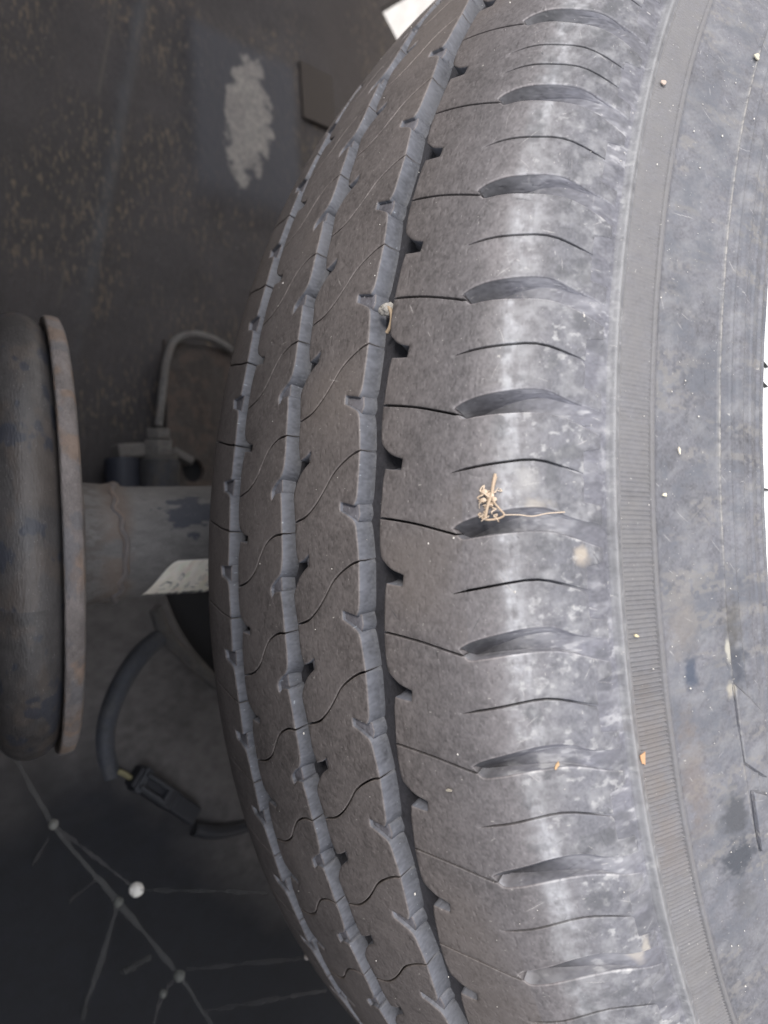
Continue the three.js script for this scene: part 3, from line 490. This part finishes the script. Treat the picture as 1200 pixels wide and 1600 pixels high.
// ------------------------------------------------------------------ lower corner: backing plate, hose, connector
const dusty = std({ map: metalTex(61, [0.108, 0.1, 0.095], [0.125, 0.107, 0.095], 0.4, [0.083, 0.082, 0.086], 0.4), bumpMap: metalBump, bumpScale: 0.0008, roughness: 0.8 });
{
  const p0 = [-0.25, 0.515, 0.09];
  const bp = thing('backing_plate', 'dusty grey plate under the strut, shade painted in towards the lower left, with curved slot', 'backing plate', p0);
  const s = new THREE.Shape(); const R = 0.075; // in (z, y)
  s.absarc(0, 0, R, 0, Math.PI * 2);
  const slot = new THREE.Path(); slot.moveTo(-0.075, -0.0); slot.quadraticCurveTo(-0.05, 0.016, -0.022, 0.002); slot.quadraticCurveTo(-0.025, -0.02, -0.06, -0.036); slot.lineTo(-0.075, 0);
  const arc = []; for (let k = 0; k <= 60; k++) arc.push(k);
  const pl = new THREE.Shape(); pl.moveTo(-0.09, 0.1); pl.lineTo(-0.09, 0.033); pl.bezierCurveTo(-0.05, 0.026, -0.034, 0.008, -0.018, -0.006); pl.lineTo(-0.002, -0.03); pl.lineTo(0.0, -0.1); pl.lineTo(0.3, -0.1); pl.lineTo(0.3, 0.2); pl.lineTo(-0.06, 0.2); pl.lineTo(-0.09, 0.17); pl.lineTo(-0.09, 0.1);
  const g = new THREE.ExtrudeGeometry(pl, { depth: 0.006, bevelEnabled: true, bevelSize: 0.0025, bevelThickness: 0.0025, bevelSegments: 3, curveSegments: 24 });
  g.rotateY(-Math.PI / 2); // shape x -> world z, extrusion towards -x
  { const q = g.attributes.uv; for (let i = 0; i < q.count; i++) q.setXY(i, (q.getX(i) + 0.1) / 0.42, (q.getY(i) + 0.11) / 0.33); }
  const pm = std({ map: colorTex(768, 420, (i, j, o) => { // grey dust, with the falloff into shade painted in
    const x = -0.1 + i / 768 * 0.42, y = -0.11 + j / 420 * 0.33, n = fbm(i / 60, j / 60, 4), m = fbm(i / 7, j / 7 + 9, 3), k = 0.8 + 0.5 * (n - 0.5) + 0.5 * (m - 0.5);
    const f = sst(0.04, 0.115, x + 0.9 * Math.min(y, 0.07) + 0.05 * (n - 0.5)); o[0] = lerp(0.122, 0.0065, f) * k; o[1] = lerp(0.112, 0.0078, f) * k; o[2] = lerp(0.109, 0.0125, f) * k; }, false), bumpMap: metalBump, bumpScale: 0.0005, roughness: 0.8 });
  mesh('plate', g, pm, bp);
  const gap = new THREE.Shape(); gap.moveTo(-0.1, 0.05); gap.lineTo(0.0, 0.0); gap.lineTo(0.01, -0.1); gap.lineTo(-0.1, -0.1); const gg = new THREE.ExtrudeGeometry(gap, { depth: 0.004, bevelEnabled: false }); gg.rotateY(-Math.PI / 2); gg.translate(-0.016, 0, 0); mesh('slot_shade', gg, std({ color: rgb(0.008, 0.008, 0.01), roughness: 0.8 }), bp);  // near-black sheet standing in for the shade behind the plate
  const rim = tube([[0.002, .036, -.068], [0.002, .030, -.052], [0.002, .02, -.04], [0.002, .004, -.024], [0.002, -.006, -.016], [0.002, -.03, -.008]], 0.0045, 40, 10); mesh('slot_edge', rim, dusty, bp);
}
tagMesh(mesh('wiring_hose', tube([[-.2495, .5485, .0395], [-.247, .5622, .0480], [-.247, .5749, .0630], [-.248, .5834, .0804], [-.249, .5855, .0985], [-.25, .582, .114]], 0.0058, 70, 14), std({ map: metalTex(71, [0.056, 0.06, 0.072], [0.075, 0.072, 0.07], 0.3, [0.04, 0.044, 0.058], 0.5), roughness: 0.65 }), scene), 'dark ribbed wiring hose curving round the left of the backing plate', 'hose');
function tagMesh(o, label, category, group) { o.userData = { ...o.userData, label, category }; if (group) o.userData.group = group; return o; }
{
  const k = thing('cable_connector', 'black plastic cable connector with two clips below the backing plate', 'connector', [-0.245, 0.56, 0.125]);
  const blk = std({ color: rgb(0.016, 0.017, 0.022), roughness: 0.6 }), gry = std({ color: rgb(0.032, 0.034, 0.04), roughness: 0.6 });
  const bx = (w, h, d, x, y, z, r = 0.001) => { const g = new RoundedBoxGeometry(w, h, d, 2, r); g.translate(x, y, z); g.rotateX(-0.72); g.scale(0.85, 0.85, 0.85); return g; };
  mesh('housing', bx(0.014, 0.036, 0.015, 0, 0.0, 0, 0.002), blk, k);
  mesh('collar', bx(0.017, 0.006, 0.018, 0, 0.012, 0, 0.0015), gry, k);
  for (const z of [-0.0045, 0.0045]) mesh('clip', bx(0.004, 0.022, 0.003, 0.0085, 0.002, z), gry, k);
  mesh('latch', bx(0.004, 0.003, 0.012, 0.0085, -0.009, 0), gry, k);
  mesh('plug', bx(0.012, 0.024, 0.0135, 0, -0.03, 0.0, 0.002), blk, k);
  mesh('cable', tube([[0, -0.026, 0.031], [0, -0.04, 0.037], [-0.002, -0.056, 0.04], [-0.004, -0.075, 0.041], [-0.008, -0.1, 0.04]], 0.0042, 40, 12), blk, k);
  const w = tube([[0, 0.011, -0.007], [0.001, 0.017, -0.012], [0, 0.02, -0.014]], 0.0016, 12, 8); mesh('wire', w, std({ color: rgb(0.2, 0.18, 0.1) }), k);
}
// ------------------------------------------------------------------ cobweb with clumps of dust
{
  const P = { A: [-0.217, 0.6475, 0.0791], B: [-0.221, 0.6267, 0.1231], C: [-0.2113, 0.5989, 0.1684], D: [-0.1832, 0.582, 0.2032], E: [-0.1649, 0.5762, 0.2226], F: [-0.1345, 0.5724, 0.2421], bead: [-0.2042, 0.5923, 0.1625], r1: [-0.1013, 0.5825, 0.1418], G: [-0.2311, 0.6017, 0.2055], H: [-0.2511, 0.6049, 0.2408], H2: [-0.2676, 0.6046, 0.2743], r2: [-0.12, 0.5625, 0.1837], r2b: [-0.0879, 0.5739, 0.1681], d2: [-0.1807, 0.5797, 0.2002], k: [-0.1992, 0.5828, 0.2169], k2: [-0.2154, 0.5827, 0.2443], j: [-0.2118, 0.5825, 0.2022], j2: [-0.233, 0.5887, 0.2147], m1: [-0.1665, 0.5783, 0.2161], m2: [-0.0834, 0.5682, 0.183], L1: [-0.2338, 0.6245, 0.1332], L2: [-0.2766, 0.6353, 0.1828], L3: [-0.2284, 0.6027, 0.16], L4: [-0.2762, 0.6197, 0.1942], L5: [-0.3006, 0.6284, 0.2166] };
  const o0 = P.C, w = thing('cobweb', 'dusty cobweb with pale clumps, stretched between spring and tyre at lower left', 'cobweb', o0);
  const rel = (p) => p.map((x, i) => x - o0[i]);
  const silk = std({ color: rgb(0.16, 0.16, 0.155), roughness: 1, transparent: true, opacity: 0.2 }), silk2 = std({ color: rgb(0.13, 0.125, 0.125), roughness: 1, transparent: true, opacity: 0.2 }), fluff = std({ color: rgb(0.18, 0.185, 0.17), roughness: 1, transparent: true, opacity: 0.7 });
  const strand = (ids, r, m) => {
    const pts = ids.map((i) => rel(P[i])), c = new THREE.CatmullRomCurve3(pts.map(V3), false, 'centripetal'), n = 60, q = c.getSpacedPoints(n).map((p, i) => { const e = i > 0 && i < n ? 0.0006 : 0; return p.add(new THREE.Vector3((rnd() - 0.5) * e, (rnd() - 0.5) * e, (rnd() - 0.5) * e)); });
    const g = new THREE.TubeGeometry(new THREE.CatmullRomCurve3(q), 120, r, 7), p = g.attributes.position, nn = g.attributes.normal;
    for (let i = 0; i < p.count; i++) { const k = (fbm(Math.floor(i / 8) * 0.13 + r * 9e4, 3.3, 3) - 0.45) * 2.4 * r; p.setXYZ(i, p.getX(i) + nn.getX(i) * k, p.getY(i) + nn.getY(i) * k, p.getZ(i) + nn.getZ(i) * k); }
    mesh('strand', g, m, w);
  };
  strand(['A', 'B', 'C', 'D', 'E', 'F'], 0.0011, silk); strand(['C', 'G', 'H', 'H2'], 0.0013, silk); strand(['B', 'bead'], 0.0008, silk2); strand(['bead', 'r1'], 0.0007, silk);
  strand(['j', 'j2'], 0.0012, silk); strand(['d2', 'r2', 'r2b'], 0.0008, silk2); strand(['m1', 'm2'], 0.0008, silk2); strand(['L1', 'L2'], 0.0008, silk2); strand(['L3', 'L4', 'L5'], 0.0008, silk2); strand(['D', 'k', 'k2'], 0.0008, silk2);
  const clump = (p, r, m, sx = 1) => { const g = new THREE.SphereGeometry(r, 28, 20), q = g.attributes.position; for (let i = 0; i < q.count; i++) { const v = new THREE.Vector3().fromBufferAttribute(q, i), k = 1 + 0.25 * (fbm(v.x * 600 + 50 + v.z * 300, v.y * 600 + 50, 2) - 0.5); q.setXYZ(i, v.x * k * sx, v.y * k, v.z * k); } g.computeVertexNormals(); g.translate(...rel(p)); mesh('dust_clump', g, m, w); };
  const pale = std({ color: rgb(0.85, 0.82, 0.76), roughness: 1 });
  clump(P.bead, 0.0036, pale); clump(P.A, 0.0026, std({ color: rgb(0.42, 0.4, 0.36), roughness: 1 })); clump([P.B[0], P.B[1], P.B[2]], 0.0025, std({ color: rgb(0.2, 0.2, 0.185), roughness: 1 }));
  clump(P.C, 0.0024, fluff); clump(P.D, 0.0028, fluff); clump(P.k, 0.002, fluff); clump(P.r2b, 0.0014, std({ color: rgb(0.25, 0.23, 0.22), roughness: 1 }));
  for (const p of [[-0.252, 0.5708, 0.1401], [-0.252, 0.5589, 0.1433]]) clump(p, 0.0019, std({ color: rgb(0.5, 0.53, 0.58), roughness: 0.6 }));
}
// ------------------------------------------------------------------ litter on the tyre
const onTyre = (aMm, s, d = 0) => { const o = []; place(V(aMm), s, d, o); return o; };
{
  const o0 = onTyre(73, -0.416), t = thing('dry_plant_sprig', 'tangled straw coloured dry plant sprig caught on the shoulder of the tyre', 'dry plant', o0);
  const straw = std({ color: rgb(0.46, 0.35, 0.25), roughness: 0.9 }), pale = std({ color: rgb(0.62, 0.5, 0.38), roughness: 0.9 });
  const st = (pts, r, m, name = 'stem') => mesh(name, tube(pts.map(([a, s, h]) => onTyre(a, s, -h).map((x, i) => x - o0[i])), r, 26, 6), m, t);
  st([[73.5, -.62, .4], [73.3, -.54, 1.2], [72.8, -.45, 1.3], [72.1, -.36, 1.4], [71.6, -.26, 1.0]], 0.0004, straw);
  st([[73.7, -.6, .3], [73.2, -.5, .9], [73.2, -.4, 1.6], [74.3, -.33, 1.6], [75.2, -.28, 1.0], [74.2, -.255, .6], [71.8, -.25, .9], [70.8, -.27, .8]], 0.00026, straw);
  st([[72.6, -.42, 1.4], [71.6, -.46, 1.2], [70.6, -.49, .7], [71.3, -.53, .6], [71.2, -.47, .9]], 0.0002, pale);
  st([[75.2, -.28, 1.0], [78, -.275, .3], [80.5, -.258, .2], [83, -.275, .2], [86, -.28, .2]], 0.00013, pale, 'root_hair');
  for (let k = 0; k < 34; k++) { const a = 70.6 + rnd() * 3.6, s = -.5 + rnd() * .23; st([[a, s, .3 + rnd()], [a + rnd() * 1.6 - .8, s + .03 * rnd(), 1.4 * rnd() + .3], [a + rnd() * 2.4 - 1.2, s + .07 * (rnd() - .3), .3 + rnd()]], 0.00007 + rnd() * 0.00015, rnd() < 0.5 ? straw : pale); }
  for (let k = 0; k < 4; k++) { const g = new THREE.IcosahedronGeometry(0.0006 + 0.0005 * rnd(), 1); const p = onTyre(71 + rnd() * 2.6, -.52 + rnd() * .12, -0.8); g.scale(1.4, 0.6, 0.9); g.translate(p[0] - o0[0], p[1] - o0[1], p[2] - o0[2]); mesh('seed_husk', g, pale, t); }
}
{ // lump of dried mud and grass in the right-hand groove
  const o0 = onTyre(36.5, -2.29, 1.5), t = thing('dried_mud_lump', 'pale dried mud lump with a curled grass shred in the right groove', 'mud');
  t.position.set(...o0); const mud = std({ color: rgb(0.33, 0.31, 0.28), roughness: 1 }), tan = std({ color: rgb(0.33, 0.25, 0.17), roughness: 1 });
  const g = new THREE.IcosahedronGeometry(0.0022, 3), q = g.attributes.position; for (let i = 0; i < q.count; i++) { const v = new THREE.Vector3().fromBufferAttribute(q, i), k = 1 + 0.9 * (fbm(v.x * 900 + 60, v.y * 900 + v.z * 700 + 60, 3) - 0.5); q.setXYZ(i, v.x * k * 1.2, v.y * k * 0.7, v.z * k * 0.8); } g.computeVertexNormals(); mesh('lump', g, mud, t);
  mesh('grass_shred', tube([[36.5, -2.3, 1], [38.6, -2.27, .6], [39.2, -2.19, 1.2], [38.5, -2.1, 1.6], [37.4, -2.06, 1.8]].map(([a, s, d]) => onTyre(a, s, d).map((x, i) => x - o0[i])), 0.0006, 24, 6), tan, t);
}
{ // leaf flakes
  const flake = (a, s, w, l, turn, col, label, name = 'leaf_flake', cat = 'flake') => {
    const o0 = onTyre(a, s, -0.35), n = normalAt(V(a), s); const shp = new THREE.Shape(); const k = 9;
    for (let i = 0; i < k; i++) { const t = i / k * 2 * Math.PI, r = 0.55 + 0.6 * rnd(); const p = [Math.cos(t) * w * r * (1 - 0.55 * Math.sin(t)), Math.sin(t) * l * r]; if (i) shp.lineTo(...p); else shp.moveTo(...p); }
    const g = new THREE.ExtrudeGeometry(shp, { depth: 0.00025, bevelEnabled: true, bevelSize: 0.0001, bevelThickness: 0.0001, bevelSegments: 1 });
    { const q = g.attributes.position; for (let i = 0; i < q.count; i++) q.setZ(i, q.getZ(i) + 60 * (q.getX(i) ** 2 + 0.4 * q.getY(i) ** 2)); g.computeVertexNormals(); }
    const m = new THREE.Matrix4().lookAt(n, new THREE.Vector3(), new THREE.Vector3(0, 0.1, 1)); g.scale(0.78, 0.78, 1); g.rotateZ(turn); g.applyMatrix4(m);
    const o = tagMesh(mesh(name, g, std({ color: rgb(...col), roughness: 0.9 }), scene), label, cat); o.position.set(...o0);
  };
  flake(93.6, 1.99, 0.0011, 0.0022, 0.2, [0.5, 0.29, 0.16], 'orange brown leaf flake on the ridge at the lower serrated band');
  flake(81.1, 1.84, 0.0006, 0.0014, -0.4, [0.5, 0.33, 0.18], 'tiny ochre leaf flake inside the lower shoulder slot');
  flake(94.6, -4.8, 0.0015, 0.0011, 0.6, [0.45, 0.36, 0.3], 'pinkish crumb near the top of the serrated band', 'crumb', 'crumb');
  flake(107.1, -5.98, 0.0016, 0.0015, 0.3, [0.48, 0.44, 0.34], 'cream petal shred at the top of the thin sidewall line', 'petal_shred', 'petal shred');
  flake(99.5, -0.42, 0.0008, 0.0007, 0.3, [0.75, 0.68, 0.5], 'pale star shaped crumb alone on the middle of the sidewall', 'crumb', 'crumb');
  flake(101.7, -0.85, 0.0004, 0.0012, 0.1, [0.6, 0.55, 0.45], 'short cream straw bit on the upper middle sidewall', 'straw_bit', 'straw');
  flake(94.5, 0.86, 0.0004, 0.0008, 1.2, [0.62, 0.52, 0.33], 'yellow chip beside the ridge at mid height', 'chip', 'chip');
  flake(56, 2.02, 0.0011, 0.0005, 0.1, [0.3, 0.27, 0.22], 'dull tan chip on the smooth part of the outer shoulder rib', 'chip', 'chip');
}
{ // fine grit scattered over tread and sidewall
  const g0 = new THREE.IcosahedronGeometry(0.0003, 0), N = 190, im = new THREE.InstancedMesh(g0, std({ color: rgb(0.6, 0.57, 0.52), roughness: 0.9 }), N), m = new THREE.Matrix4();
  for (let i = 0; i < N; i++) {
    const side = rnd() < 0.55, v = side ? lerp(vR1, vR3 + 6, rnd()) : lerp(V(-30), vR1, rnd()), s = -7 + rnd() * 13, p = []; place(v, s, side ? 0.15 : -0.05, p); const k = 0.25 + 0.75 * rnd() ** 3;
    m.makeScale(k, k, k * (0.7 + rnd())); m.setPosition(...p); im.setMatrixAt(i, m);
  }
  im.name = 'grit'; im.userData = { label: 'fine pale sand grains scattered over tread and sidewall', category: 'grit', kind: 'stuff' }; im.castShadow = im.receiveShadow = true; scene.add(im);
}
renderer.render(scene, camera);
